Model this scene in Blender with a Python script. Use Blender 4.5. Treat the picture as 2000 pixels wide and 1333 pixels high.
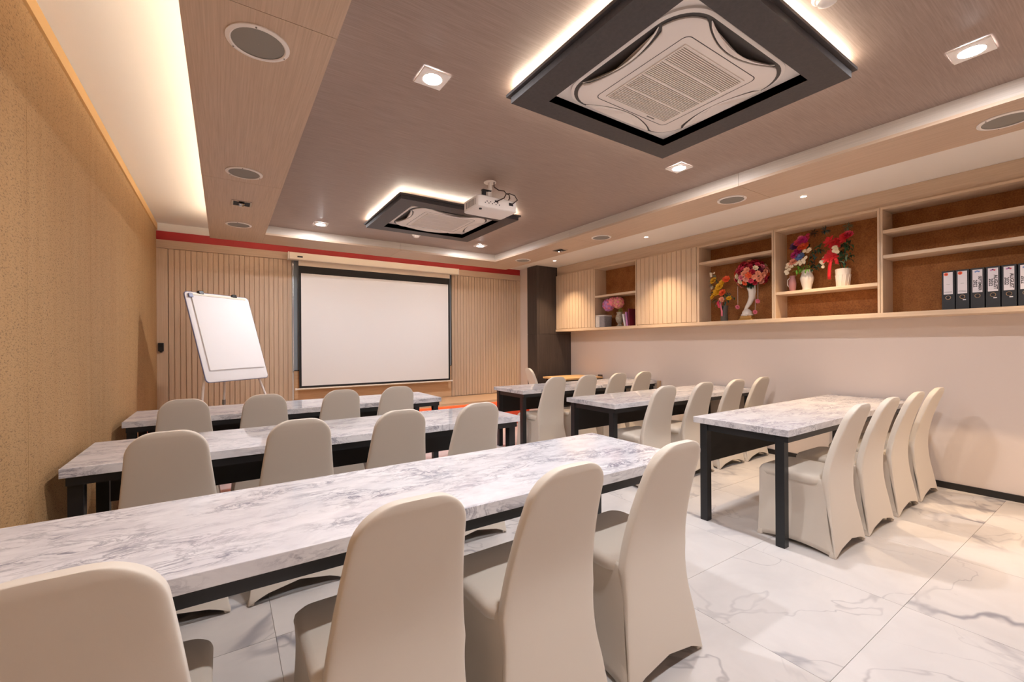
import bpy, bmesh, math, random
from mathutils import Vector, Matrix
from math import sin, cos, pi, radians, sqrt

for o in list(bpy.data.objects):
    bpy.data.objects.remove(o, do_unlink=True)
S = bpy.context.scene
COL = S.collection

# ------------------------------------------------------------------ camera
CAM_H = 1.29
cd = bpy.data.cameras.new('camera')
cam = bpy.data.objects.new('camera', cd)
COL.objects.link(cam)
cd.sensor_fit = 'HORIZONTAL'
cd.sensor_width = 36.0
cd.lens = 845.0 * 36.0 / 2000.0
cd.shift_y = 7.0 / 2000.0
cd.clip_start = 0.02
cam.matrix_world = (Matrix.Translation((0, 0, CAM_H)) @ Matrix.Rotation(radians(-33.65), 4, 'Z')
                    @ Matrix.Rotation(radians(90), 4, 'X') @ Matrix.Rotation(radians(-0.35), 4, 'Z'))
S.camera = cam

# ------------------------------------------------------------------ world, exposure, light levels
w = bpy.data.worlds.new('world')
S.world = w
w.use_nodes = True
w.node_tree.nodes['Background'].inputs[0].default_value = (0.9, 0.8, 0.7, 1)
w.node_tree.nodes['Background'].inputs[1].default_value = 0.0
S.view_settings.view_transform = 'Standard'
S.view_settings.look = 'None'
S.view_settings.gamma = 1.0
S.view_settings.use_curve_mapping = False
S.view_settings.exposure = 0.46
DOWN_E = 960.0         # emission of each square downlight's small domed lens
SPOT_W = 8.5           # each small warm spot over the cabinets
COVE_E = 34.0           # cove strip emission
FRAME_E = 42.0         # strips over the dark ceiling frames
DOWN_C = (0.98, 0.97, 1.0)
WARM_C = (1.0, 0.72, 0.46)

# ------------------------------------------------------------------ room numbers (metres)
XL, XR, YB, YF = -0.66, 5.30, 6.60, -1.10
ZC, ZW, ZS, ZR = 2.60, 2.765, 2.50, 2.665     # brown ceiling, white cove, beam soffit, right strip


def lin(c):
    c = c / 255.0
    return c / 12.92 if c <= 0.04045 else ((c + 0.055) / 1.055) ** 2.4


def rgb(r, g, b):
    return (lin(r), lin(g), lin(b), 1.0)


# ------------------------------------------------------------------ materials
def base_mat(name, col, rough=0.5, metal=0.0, spec=0.5):
    m = bpy.data.materials.new(name)
    m.use_nodes = True
    b = m.node_tree.nodes['Principled BSDF']
    b.inputs['Base Color'].default_value = col
    b.inputs['Roughness'].default_value = rough
    b.inputs['Metallic'].default_value = metal
    b.inputs['Specular IOR Level'].default_value = spec
    return m


def emit_mat(name, col, strength):
    m = bpy.data.materials.new(name)
    m.use_nodes = True
    nt = m.node_tree
    nt.nodes.clear()
    e = nt.nodes.new('ShaderNodeEmission')
    e.inputs[0].default_value = (col[0], col[1], col[2], 1)
    e.inputs[1].default_value = strength
    out = nt.nodes.new('ShaderNodeOutputMaterial')
    nt.links.new(e.outputs[0], out.inputs[0])
    return m


def coords(nt, scale, rnd=0.0):
    tc = nt.nodes.new('ShaderNodeTexCoord')
    mp = nt.nodes.new('ShaderNodeMapping')
    mp.inputs['Scale'].default_value = scale
    nt.links.new(tc.outputs['Object'], mp.inputs['Vector'])
    if rnd:
        oi = nt.nodes.new('ShaderNodeObjectInfo')
        mul = nt.nodes.new('ShaderNodeMath')
        mul.operation = 'MULTIPLY'
        mul.inputs[1].default_value = rnd
        nt.links.new(oi.outputs['Random'], mul.inputs[0])
        nt.links.new(mul.outputs[0], mp.inputs['Location'])
    return mp


def noise(nt, vec, scale, detail=4.0, rough=0.55, dist=0.0):
    n = nt.nodes.new('ShaderNodeTexNoise')
    n.inputs['Scale'].default_value = scale
    n.inputs['Detail'].default_value = detail
    n.inputs['Roughness'].default_value = rough
    n.inputs['Distortion'].default_value = dist
    nt.links.new(vec.outputs[0], n.inputs['Vector'])
    return n


def ramp(nt, src, stops):
    r = nt.nodes.new('ShaderNodeValToRGB')
    el = r.color_ramp.elements
    while len(el) < len(stops):
        el.new(0.5)
    for e, (p, c) in zip(el, stops):
        e.position = p
        e.color = c if len(c) == 4 else (c[0], c[1], c[2], 1)
    nt.links.new(src, r.inputs[0])
    return r


def bump(nt, src, strength, dist=0.002):
    b = nt.nodes.new('ShaderNodeBump')
    b.inputs['Strength'].default_value = strength
    b.inputs['Distance'].default_value = dist
    nt.links.new(src, b.inputs['Height'])
    nt.links.new(b.outputs[0], nt.nodes['Principled BSDF'].inputs['Normal'])


def grain_mat(name, c1, c2, scale, nscale=1.0, rough=0.5, bstr=0.15, detail=5.0, lo=0.3, hi=0.7, rnd=7.0):
    m = base_mat(name, c1, rough)
    nt = m.node_tree
    n = noise(nt, coords(nt, scale, rnd), nscale, detail, 0.6, 0.3)
    r = ramp(nt, n.outputs['Fac'], [(lo, c1), (hi, c2)])
    nt.links.new(r.outputs[0], nt.nodes['Principled BSDF'].inputs['Base Color'])
    if bstr:
        bump(nt, n.outputs['Fac'], bstr)
    return m


def mixc(nt, fac, a, b):
    m = nt.nodes.new('ShaderNodeMix')
    m.data_type = 'RGBA'
    for s, v in ((m.inputs[0], fac), (m.inputs[6], a), (m.inputs[7], b)):
        if isinstance(v, (tuple, list)):
            s.default_value = v
        elif isinstance(v, (int, float)):
            s.default_value = v
        else:
            nt.links.new(v, s)
    return m.outputs[2]


def vein(nt, vec, scale, width, dist, detail=6.0, rough=0.6):
    n = noise(nt, vec, scale, detail, rough, dist)
    s = nt.nodes.new('ShaderNodeMath'); s.operation = 'SUBTRACT'; s.inputs[1].default_value = 0.5
    nt.links.new(n.outputs['Fac'], s.inputs[0])
    a = nt.nodes.new('ShaderNodeMath'); a.operation = 'ABSOLUTE'
    nt.links.new(s.outputs[0], a.inputs[0])
    mr = nt.nodes.new('ShaderNodeMapRange')
    mr.inputs[1].default_value = 0.0
    mr.inputs[2].default_value = width
    mr.inputs[3].default_value = 1.0
    mr.inputs[4].default_value = 0.0
    mr.interpolation_type = 'SMOOTHSTEP'
    nt.links.new(a.outputs[0], mr.inputs[0])
    return mr.outputs[0]


def mul(nt, a, b):
    m = nt.nodes.new('ShaderNodeMath'); m.operation = 'MULTIPLY'
    for s, v in ((m.inputs[0], a), (m.inputs[1], b)):
        if isinstance(v, (int, float)):
            s.default_value = v
        else:
            nt.links.new(v, s)
    return m.outputs[0]


def floor_mat():
    m = base_mat('marble_floor', rgb(232, 228, 224), 0.28, 0, 0.4)
    nt = m.node_tree
    v = coords(nt, (1.0, 1.0, 1.0), 60.0)
    v.inputs['Rotation'].default_value = (0, 0, 0.5)
    v1 = vein(nt, v, 0.75, 0.020, 0.55, 5.0, 0.5)
    mask = noise(nt, v, 1.1, 2.0)
    mk = ramp(nt, mask.outputs['Fac'], [(0.40, (0, 0, 0)), (0.62, (1, 1, 1))])
    cloud = noise(nt, v, 2.2, 4.0, 0.6, 0.6)
    cl = ramp(nt, cloud.outputs['Fac'], [(0.35, rgb(224, 219, 216)), (0.75, rgb(208, 203, 200))])
    v2 = vein(nt, v, 1.7, 0.010, 0.6, 4.0, 0.5)
    c1 = mixc(nt, mul(nt, mul(nt, v1, mk.outputs[0]), 0.9), cl.outputs[0], rgb(140, 138, 146))
    c2 = mixc(nt, mul(nt, mul(nt, v2, mk.outputs[0]), 0.6), c1, rgb(160, 155, 156))
    nt.links.new(c2, nt.nodes['Principled BSDF'].inputs['Base Color'])
    return m


def table_mat():
    m = base_mat('marble_tabletop', rgb(222, 220, 222), 0.06, 0, 0.22)
    nt = m.node_tree
    v = coords(nt, (1.0, 2.3, 2.3), 40.0)
    v.inputs['Rotation'].default_value = (0, 0, 0.30)
    v1 = vein(nt, v, 5.6, 0.055, 1.1, 8.0, 0.68)
    mask = noise(nt, v, 3.6, 3.0)
    mk = ramp(nt, mask.outputs['Fac'], [(0.40, (0, 0, 0)), (0.66, (1, 1, 1))])
    cloud = noise(nt, v, 4.5, 6.0, 0.65, 0.8)
    cl = ramp(nt, cloud.outputs['Fac'], [(0.36, rgb(228, 226, 228)), (0.74, rgb(204, 201, 206))])
    v2 = vein(nt, v, 9.0, 0.05, 1.0, 6.0)
    c1 = mixc(nt, mul(nt, mul(nt, v1, mk.outputs[0]), 0.85), cl.outputs[0], rgb(128, 126, 140))
    c2 = mixc(nt, mul(nt, mul(nt, v2, mk.outputs[0]), 0.4), c1, rgb(140, 136, 146))
    nt.links.new(c2, nt.nodes['Principled BSDF'].inputs['Base Color'])
    return m


def wallpaper_mat():
    m = base_mat('grasscloth', rgb(196, 156, 104), 0.8)
    nt = m.node_tree
    v = coords(nt, (1, 62, 190), 9.0)
    n = noise(nt, v, 1.0, 3.0, 0.6, 0.4)
    dash = ramp(nt, n.outputs['Fac'], [(0.36, rgb(96, 66, 38)), (0.47, rgb(180, 142, 96))])
    v2 = coords(nt, (1, 14, 0.7), 9.0)
    n2 = noise(nt, v2, 1.0, 3.0)
    st = ramp(nt, n2.outputs['Fac'], [(0.35, rgb(172, 132, 84)), (0.65, rgb(182, 146, 100))])
    c = mixc(nt, 0.40, dash.outputs[0], st.outputs[0])
    nt.links.new(c, nt.nodes['Principled BSDF'].inputs['Base Color'])
    bump(nt, n.outputs['Fac'], 0.5, 0.004)
    return m


def cork_mat():
    m = base_mat('cork', rgb(150, 95, 45), 0.75)
    nt = m.node_tree
    v = coords(nt, (1, 1, 1), 3.0)
    n = noise(nt, v, 90.0, 3.0, 0.7)
    n2 = noise(nt, v, 6.0, 3.0)
    a = ramp(nt, n.outputs['Fac'], [(0.35, rgb(112, 62, 22)), (0.6, rgb(178, 116, 56))])
    b = ramp(nt, n2.outputs['Fac'], [(0.35, rgb(140, 82, 30)), (0.65, rgb(176, 116, 62))])
    nt.links.new(mixc(nt, 0.5, a.outputs[0], b.outputs[0]), nt.nodes['Principled BSDF'].inputs['Base Color'])
    return m


def fabric_mat(name, col):
    m = base_mat(name, col, 0.72, 0, 0.3)
    b = m.node_tree.nodes['Principled BSDF']
    b.inputs['Sheen Weight'].default_value = 0.25
    nt = m.node_tree
    n = noise(nt, coords(nt, (420, 420, 420)), 1.0, 1.0)
    bump(nt, n.outputs['Fac'], 0.12, 0.0006)
    return m


MT = {
    'floor': floor_mat(), 'table': table_mat(), 'wallpaper': wallpaper_mat(), 'cork': cork_mat(),
    'grout': base_mat('grout', rgb(165, 158, 152), 0.8),
    'white': base_mat('white_paint', rgb(236, 229, 221), 0.7),
    'wall': base_mat('pale_wall', rgb(222, 208, 199), 0.6),
    'veneer_y': grain_mat('veneer_beam', rgb(208, 180, 155), rgb(188, 160, 135), (170, 3, 170), 1.0, 0.5, 0.1),
    'fascia_lit_y': grain_mat('veneer_fascia_lit', rgb(206, 192, 178), rgb(190, 176, 163), (170, 3, 170), 1.0, 0.4, 0.1),  # beam veneer paled for inner faces, downlight sheen put into the colour
    'fascia_lit_x': grain_mat('veneer_fascia_lit_cross', rgb(206, 192, 178), rgb(190, 176, 163), (3, 170, 170), 1.0, 0.4, 0.1),  # same sheen-paled veneer, grain running crosswise
    'veneer_x': grain_mat('veneer_beam_cross', rgb(208, 180, 155), rgb(188, 160, 135), (3, 170, 170), 1.0, 0.5, 0.1),
    'veneer_z': grain_mat('veneer_upright', rgb(216, 190, 164), rgb(200, 172, 144), (120, 120, 2.5), 1.0, 0.5, 0.08),
    'veneer_cab': grain_mat('veneer_cabinet', rgb(222, 196, 168), rgb(206, 178, 148), (150, 3, 150), 1.0, 0.5, 0.06),
    'veneer_cabz': grain_mat('veneer_cabinet_upright', rgb(222, 196, 168), rgb(206, 178, 148), (150, 150, 3), 1.0, 0.5, 0.06),
    'brown': grain_mat('brushed_brown', rgb(166, 143, 131), rgb(142, 121, 110), (6, 190, 60), 1.0, 0.45, 0.12),
    'charcoal': grain_mat('charcoal_laminate', rgb(74, 64, 60), rgb(58, 50, 48), (30, 30, 2), 1.0, 0.45, 0.05),
    'frame': grain_mat('dark_frame', rgb(68, 62, 62), rgb(56, 51, 52), (60, 60, 60), 1.0, 0.5, 0.2),
    'red': base_mat('red_paint', rgb(176, 34, 36), 0.5),
    'orangered': base_mat('orange_red_paint', rgb(224, 84, 50), 0.5),
    'black': base_mat('black_metal', rgb(26, 27, 30), 0.38, 0.0),
    'blackwood': base_mat('black_board', rgb(24, 21, 20), 0.5),
    'skirting': base_mat('black_skirting', rgb(30, 27, 26), 0.45),
    'cover': fabric_mat('ivory_cover', rgb(218, 207, 193)),
    'plastic': base_mat('white_plastic', rgb(240, 230, 222), 0.4),
    'plasticdim': base_mat('grey_grille', rgb(146, 130, 118), 0.6),
    'slot': base_mat('dark_slot', rgb(62, 56, 54), 0.35),
    'chrome': base_mat('chrome', rgb(200, 200, 204), 0.15, 1.0),
    'spkgrey': base_mat('speaker_mesh', rgb(140, 133, 124), 0.7),
    'screen': base_mat('screen_white', rgb(238, 234, 232), 0.75),
    'screenblack': base_mat('screen_black', rgb(28, 26, 26), 0.7),
    'leader': base_mat('screen_leader', rgb(218, 200, 182), 0.75),
    'case': base_mat('screen_case', rgb(240, 226, 208), 0.45),
    'board': base_mat('grey_glass_board', rgb(148, 158, 166), 0.1),
    'paper': base_mat('paper', rgb(238, 234, 234), 0.8),
    'bluegrey': base_mat('blue_grey_rim', rgb(120, 126, 160), 0.4),
    'binder': base_mat('binder_black', rgb(33, 34, 38), 0.5),
    'ink': base_mat('ink', rgb(30, 28, 32), 0.7),
    'label': base_mat('binder_label', rgb(226, 220, 224), 0.6),
    'oak': grain_mat('oak_table', rgb(232, 192, 140), rgb(210, 164, 110), (4, 90, 90), 1.0, 0.4, 0.05),
    'oaktop': grain_mat('platform_wood', rgb(228, 190, 150), rgb(208, 166, 126), (4, 110, 110), 1.0, 0.45, 0.05),
    'lens': emit_mat('downlight_lens', DOWN_C, DOWN_E),
    'warmlens': emit_mat('warm_lens', (1.0, 0.85, 0.65), 25.0),
    'cove': emit_mat('cove_led', (1.0, 0.87, 0.70), COVE_E),
    'frameled': emit_mat('frame_led', (1.0, 0.88, 0.72), FRAME_E),
    'stageled': emit_mat('platform_led', (1.0, 0.66, 0.36), 14.0),
    'ceramic': base_mat('white_ceramic', rgb(230, 220, 210), 0.3),
    'stoneware': grain_mat('stoneware', rgb(180, 168, 148), rgb(140, 130, 112), (40, 40, 40), 1.0, 0.6, 0.3),
    'greyvase': base_mat('grey_vase', rgb(92, 84, 76), 0.5),
    'pinkglass': base_mat('pink_glaze', rgb(176, 122, 124), 0.25),
    'gold': base_mat('gold_trim', rgb(188, 146, 84), 0.35, 0.6),
    'weave': grain_mat('grey_weave', rgb(150, 144, 146), rgb(112, 108, 114), (60, 60, 160), 1.0, 0.8, 0.4),
    'weavewhite': grain_mat('white_weave', rgb(214, 206, 200), rgb(178, 170, 166), (60, 60, 160), 1.0, 0.8, 0.4),
    'cable': base_mat('cable', rgb(48, 24, 22), 0.5),
    'socket': base_mat('socket_brown', rgb(96, 78, 70), 0.5),
    'beigebox': base_mat('beige_box', rgb(206, 174, 140), 0.5),
}
FC = {}
for nm, c in dict(pink=(226, 120, 140), rose=(214, 62, 92), crimson=(168, 22, 48), wine=(104, 16, 44), red=(206, 26, 36),
                  orange=(236, 96, 50), peach=(240, 160, 128), cream=(240, 222, 190), yellow=(232, 178, 32),
                  magenta=(196, 40, 120), purple=(84, 40, 92), blue=(112, 142, 198), mauve=(196, 130, 184),
                  salmon=(226, 152, 132), leaf=(46, 84, 50), lime=(96, 150, 40), teal=(56, 92, 88), olive=(126, 122, 44),
                  sage=(110, 132, 104), dark=(30, 44, 34)).items():
    FC[nm] = base_mat('petal_' + nm, rgb(*c), 0.6)


# ------------------------------------------------------------------ mesh helpers
class MB:
    def __init__(self):
        self.v = []
        self.f = []

    def add(self, vs, fs):
        n = len(self.v)
        self.v += [tuple(p) for p in vs]
        self.f += [tuple(i + n for i in f) for f in fs]
        return self

    def box(self, x0, y0, z0, x1, y1, z1):
        vs = [(x, y, z) for z in (z0, z1) for x, y in ((x0, y0), (x1, y0), (x1, y1), (x0, y1))]
        return self.add(vs, [(0, 3, 2, 1), (4, 5, 6, 7), (0, 1, 5, 4), (1, 2, 6, 5), (2, 3, 7, 6), (3, 0, 4, 7)])

    def tube(self, pts, r, n=10, cap=True):
        pts = [Vector(p) for p in pts]
        rs = r if isinstance(r, (list, tuple)) else [r] * len(pts)
        vs, fs = [], []
        a = None
        for i, p in enumerate(pts):
            t = (pts[min(i + 1, len(pts) - 1)] - pts[max(i - 1, 0)]).normalized()
            if a is None:
                a = t.cross(Vector((0, 0, 1)) if abs(t.z) < 0.9 else Vector((1, 0, 0))).normalized()
            else:
                a = (a - t * a.dot(t)).normalized()
            b = t.cross(a).normalized()
            for k in range(n):
                q = 2 * pi * k / n
                vs.append(p + (a * cos(q) + b * sin(q)) * rs[i])
        for i in range(len(pts) - 1):
            for k in range(n):
                k2 = (k + 1) % n
                fs.append((i * n + k, i * n + k2, (i + 1) * n + k2, (i + 1) * n + k))
        if cap:
            fs.append(tuple(range(n))[::-1])
            fs.append(tuple((len(pts) - 1) * n + k for k in range(n)))
        return self.add(vs, fs)

    def lathe(self, prof, n=24, c=(0, 0, 0), caps=True):
        vs, fs = [], []
        for r, z in prof:
            for k in range(n):
                q = 2 * pi * k / n
                vs.append((c[0] + r * cos(q), c[1] + r * sin(q), c[2] + z))
        for i in range(len(prof) - 1):
            for k in range(n):
                k2 = (k + 1) % n
                fs.append((i * n + k, i * n + k2, (i + 1) * n + k2, (i + 1) * n + k))
        if caps:
            fs.append(tuple(range(n))[::-1])
            fs.append(tuple((len(prof) - 1) * n + k for k in range(n)))
        return self.add(vs, fs)

    def rings(self, rings, closed=True, cap0=True, cap1=True):
        n = len(rings[0])
        vs = [p for r in rings for p in r]
        fs = []
        for i in range(len(rings) - 1):
            for k in range(n if closed else n - 1):
                k2 = (k + 1) % n
                fs.append((i * n + k, i * n + k2, (i + 1) * n + k2, (i + 1) * n + k))
        if cap0:
            fs.append(tuple(range(n))[::-1])
        if cap1:
            fs.append(tuple((len(rings) - 1) * n + k for k in range(n)))
        return self.add(vs, fs)

    def build(self, name, mat, parent=None, smooth=False, bevel=0.0, seg=2, angle=40, recalc=True):
        me = bpy.data.meshes.new(name)
        me.from_pydata(self.v, [], self.f)
        if recalc:
            bm = bmesh.new()
            bm.from_mesh(me)
            bmesh.ops.recalc_face_normals(bm, faces=bm.faces)
            bm.to_mesh(me)
            bm.free()
        me.materials.append(MT[mat] if isinstance(mat, str) else mat)
        if smooth:
            me.polygons.foreach_set('use_smooth', [True] * len(me.polygons))
            try:
                me.set_sharp_from_angle(angle=radians(angle))
            except Exception:
                pass
        o = bpy.data.objects.new(name, me)
        COL.objects.link(o)
        if parent is not None:
            o.parent = parent
        if bevel:
            bv = o.modifiers.new('bevel', 'BEVEL')
            bv.width = bevel
            bv.segments = seg
            bv.limit_method = 'ANGLE'
        return o


def Box(*a):
    return MB().box(*a)


def thing(name, loc, label, cat, group=None, rz=0.0):
    o = bpy.data.objects.new(name, None)
    COL.objects.link(o)
    o.empty_display_size = 0.1
    o.location = loc
    o.rotation_euler = (0, 0, rz)
    return tag(o, label, cat, group)


def tag(o, label, cat, group=None):
    o['label'] = label
    o['category'] = cat
    if group:
        o['group'] = group
    return o


def struct(name, label=None, loc=(0, 0, 0)):
    o = bpy.data.objects.new(name, None)
    COL.objects.link(o)
    o.empty_display_size = 0.1
    o.location = loc
    return sk(o, label)


def sk(o, label=None):
    o['kind'] = 'structure'
    if label:
        o['label'] = label
    return o


def piece(name, me, parent, loc=(0, 0, 0), rot=(0, 0, 0), sc=1.0):
    o = bpy.data.objects.new(name, me)
    COL.objects.link(o)
    o.parent = parent
    o.location = loc
    o.rotation_euler = rot
    o.scale = (sc, sc, sc) if isinstance(sc, (int, float)) else sc
    return o


def copy_tree(o, parent=None):
    c = o.copy()
    COL.objects.link(c)
    c.parent = parent
    for ch in list(o.children):
        copy_tree(ch, c)
    return c


def rrect(hx, hy, r, n=6, z=0.0, cx=0.0, cy=0.0):
    pts = []
    for sx, sy, a0 in ((1, 1, 0), (-1, 1, pi / 2), (-1, -1, pi), (1, -1, 3 * pi / 2)):
        for k in range(n + 1):
            a = a0 + (pi / 2) * k / n
            pts.append((cx + sx * (hx - r) + r * cos(a), cy + sy * (hy - r) + r * sin(a), z))
    return pts


def text_mesh(body, size):
    cu = bpy.data.curves.new('lettering', 'FONT')
    cu.body = body
    cu.size = size
    cu.align_x = 'CENTER'
    cu.align_y = 'CENTER'
    cu.extrude = 0.0003
    cu.offset = 0.0007
    t = bpy.data.objects.new('lettering', cu)
    COL.objects.link(t)
    dg = bpy.context.evaluated_depsgraph_get()
    me = bpy.data.meshes.new_from_object(t.evaluated_get(dg))
    bpy.data.objects.remove(t, do_unlink=True)
    me.materials.clear()
    me.materials.append(MT['ink'])
    return me


def area_light(name, parent, loc, size, watts, col, spread=180.0):
    ld = bpy.data.lights.new(name, 'AREA')
    ld.shape = 'DISK'
    ld.size = size
    ld.energy = watts
    ld.color = col
    ld.spread = radians(spread)
    o = bpy.data.objects.new(name, ld)
    COL.objects.link(o)
    o.parent = parent
    o.location = loc
    return o


# ================================================================== ROOM SHELL
# floor: grout bed with marble tiles
fl = struct('floor', 'pale marble tiled floor with grey veins')
Box(XL - .1, YF - .1, -0.10, XR + .1, YB + .1, -0.004).build('grout_bed', 'grout', fl)
PX, PY, X0, Y0 = 0.857, 0.738, 0.185, 0.703
tile_me = {}
ix0, ix1 = math.floor((XL - X0) / PX), math.ceil((XR - X0) / PX)
iy0, iy1 = math.floor((YF - Y0) / PY), math.ceil((YB - Y0) / PY)
G = 0.0012
for i in range(ix0, ix1):
    for j in range(iy0, iy1):
        a0, a1 = max(X0 + i * PX, XL) + G, min(X0 + (i + 1) * PX, XR) - G
        b0, b1 = max(Y0 + j * PY, YF) + G, min(Y0 + (j + 1) * PY, YB) - G
        if a1 - a0 < 0.02 or b1 - b0 < 0.02:
            continue
        key = (round(a1 - a0, 3), round(b1 - b0, 3))
        if key not in tile_me:
            t = Box(0, 0, -0.012, key[0], key[1], 0.0).build('tile', 'floor', fl)
            tile_me[key] = t.data
            t.location = (a0, b0, 0)
        else:
            piece('tile', tile_me[key], fl, (a0, b0, 0))

# left wall: wallpaper strips below a plain crown strip
wl = struct('wall_left', 'tan grasscloth papered wall on the left')
Box(XL - .12, YF - .1, -.05, XL - .004, YB + .1, ZW + .1).build('wall_core', 'white', wl)
ys = [YF, -.45, .55, 1.545, 2.54, 3.535, 4.53, 5.52, YB - 0.03]
for a, b in zip(ys, ys[1:]):
    Box(-.004, 0, 0, 0.0, b - a - .0016, 2.67).build('wallpaper_strip', 'wallpaper', wl).location = (XL, a, 0)
tr = sk(Box(XL - .004, YF, 2.672, XL + .012, YB - .03, 2.745).build('trim_1', base_mat('crown_tan', rgb(214, 170, 112), 0.6)), 'tan crown strip along the top of the papered wall')

# back wall
wb = struct('wall_back', 'back wall behind the projection screen')
Box(XL - .1, YB, -.05, XR + .1, YB + .1, ZW + .1).build('wall_core', 'white', wb)
Box(0.795, YB - .025, .43, 3.155, YB - .001, .945).build('wood_panel', 'oaktop', wb)
sk(Box(XL, YB - .045, 2.462, 4.56, YB - .001, 2.56).build('trim_2', 'veneer_x'), 'wooden header board above the slatted panels')
sk(Box(XL, YB - .03, 2.562, 4.56, YB - .001, 2.665).build('trim_3', 'red'), 'red painted band along the top of the back wall')
# pale pillar return and dark cladding of the column
sk(Box(4.56, 6.286, 0, XR, YB - .001, ZR).build('wall_pillar', 'wall'), 'pale plaster pillar beside the slatted panel')
cl = struct('wall_column', 'dark charcoal clad column in the far right corner')
Box(4.53, 6.02, 0, 5.298, 6.284, ZR).build('column_core', 'blackwood', cl)
for (a, b) in ((0.0, 1.468), (1.472, ZR)):
    Box(4.523, 6.01, a, 4.575, 6.29, b).build('cladding_panel', 'charcoal', cl)
    Box(4.578, 6.01, a, 5.299, 6.03, b).build('cladding_panel', 'charcoal', cl)

# right wall
sk(Box(XR, YF - .1, -.05, XR + .12, YB + .1, ZW + .1).build('wall_right', 'wall'), 'pale plaster wall under the cabinets on the right')
sk(Box(XR - .012, YF, 0, XR - .0005, 6.008, .056).build('baseboard_right', 'skirting'), 'black skirting along the right wall')
sk(Box(XL, YF - .12, -.05, XR, YF, ZW + .1).build('wall_front', 'wall'), 'pale wall behind the viewer')
# cabinet header above the units
sk(Box(4.98, YF, 2.512, XR - .001, 6.008, ZR - .001).build('trim_4', 'veneer_cab'), 'wooden header between the cabinets and the ceiling strip')

# ceiling
ce = struct('ceiling', 'brushed brown ceiling field framed by wooden beams and white coves')
Box(0.36, .16, ZC, 3.32, 5.40, ZC + .03).build('brown_panel', 'brown', ce)
Box(XL - .1, YF - .1, ZW, 3.76, YB + .1, ZW + .08).build('cove_ceiling', 'white', ce)
Box(3.72, YF - .1, ZR, XR + .1, YB + .1, ZR + .18).build('side_ceiling', 'white', ce)

# beams (soffit boards with joints, inner faces)
bm_l = struct('trim_5', 'wooden ceiling beam along the left side')
bm_r = struct('trim_6', 'wooden ceiling beam along the right side')
bm_b = struct('trim_7', 'wooden ceiling beam across the back')
bm_f = struct('trim_8', 'wooden ceiling beam across the front')
J = .0014
yj = [YF + .8, 1.80, 3.75, 5.87]
for a, b in zip(yj, yj[1:]):
    Box(-.126, a + J, ZS, .378, b - J, ZS + .02).build('soffit_board', 'veneer_y', bm_l)
    Box(3.30, a + J, ZS, 3.795, b - J, ZS + .02).build('soffit_board', 'veneer_y', bm_r)
for a, b in ((.18, 1.80), (1.80, 3.75), (3.75, 5.385)):
    Box(.36, a + J, ZS + .02, .378, b - J, ZC).build('fascia_board', 'fascia_lit_y', bm_l)
    Box(3.30, a + J, ZS + .02, 3.318, b - J, ZC).build('fascia_board', 'fascia_lit_y', bm_r)
Box(-.126, YF + .8, ZS + .02, -.114, 5.87, ZS + .035).build('outer_board', 'veneer_y', bm_l)
Box(3.777, YF + .8, ZS + .02, 3.795, 5.87, ZS + .12).build('outer_board', 'veneer_y', bm_r)
for a, b in ((.378, 1.88), (1.88, 3.30)):
    Box(a + J, 5.385, ZS, b - J, 5.87, ZS + .02).build('soffit_board', 'veneer_x', bm_b)
    Box(a + J, 5.385, ZS + .02, b - J, 5.403, ZC).build('fascia_board', 'fascia_lit_x', bm_b)
    Box(a + J, -.30, ZS, b - J, .18, ZS + .02).build('soffit_board', 'veneer_x', bm_f)
    Box(a + J, .162, ZS + .02, b - J, .18, ZC).build('fascia_board', 'fascia_lit_x', bm_f)
Box(-.113, 5.858, ZS + .02, 3.776, 5.87, ZS + .035).build('outer_board', 'veneer_x', bm_b)
Box(-.113, -.30, ZS + .02, 3.776, -.288, ZS + .10).build('outer_board', 'veneer_x', bm_f)
Box(-.012, -.28, ZS + .021, -.002, 5.76, ZC).build('back_board', 'white', bm_l)
Box(-.012, -.28, ZC + .001, .358, 5.76, ZC + .012).build('top_board', 'white', bm_l)
Box(.0, 5.75, ZS + .021, 3.776, 5.76, ZC).build('back_board', 'white', bm_b)
Box(.36, 5.405, ZC + .001, 3.30, 5.76, ZC + .012).build('top_board', 'white', bm_b)
# LED strips lying in the ledges of the beams
Box(-.060, -.25, ZS + .021, -.048, 5.80, ZS + .028).build('led_strip', 'cove', bm_l)
Box(-.04, 5.806, ZS + .021, 3.70, 5.818, ZS + .028).build('led_strip', 'cove', bm_b)


# ================================================================== BACK WALL FITTINGS
def slat_panel(x0, x1, z0, z1, y, pitch, label):
    t = thing('slatted_panel', (x0, y, z0), label, 'wall panel', 'slatted panels on the back wall')
    W, Hh = x1 - x0, z1 - z0
    Box(0, .012, 0, W, .028, Hh).build('backing', 'veneer_z', t)
    n = round(W / pitch)
    p = W / n
    me = None
    for k in range(n):
        if me is None:
            o = Box(.0035, 0, 0, p - .0035, .014, Hh).build('slat', 'veneer_z', t, bevel=.002, seg=1)
            me = o
        else:
            c = me.copy(); COL.objects.link(c); c.parent = t; c.location = (k * p, 0, 0)
    return t


ps = slat_panel(-.55, .775, .435, 2.46, YB - .032, .0545, 'pale wooden slatted panel behind the flipchart easel, left of the screen')
Box(-.11, -.002, 0, -.004, .028, 2.025).build('edge_board', 'veneer_z', ps)
ps = slat_panel(3.166, 4.47, .435, 2.46, YB - .032, .0545, 'pale wooden slatted panel between the screen and the dark column')
Box(1.308, -.002, 0, 1.393, .028, 2.025).build('edge_board', 'veneer_z', ps)

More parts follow.
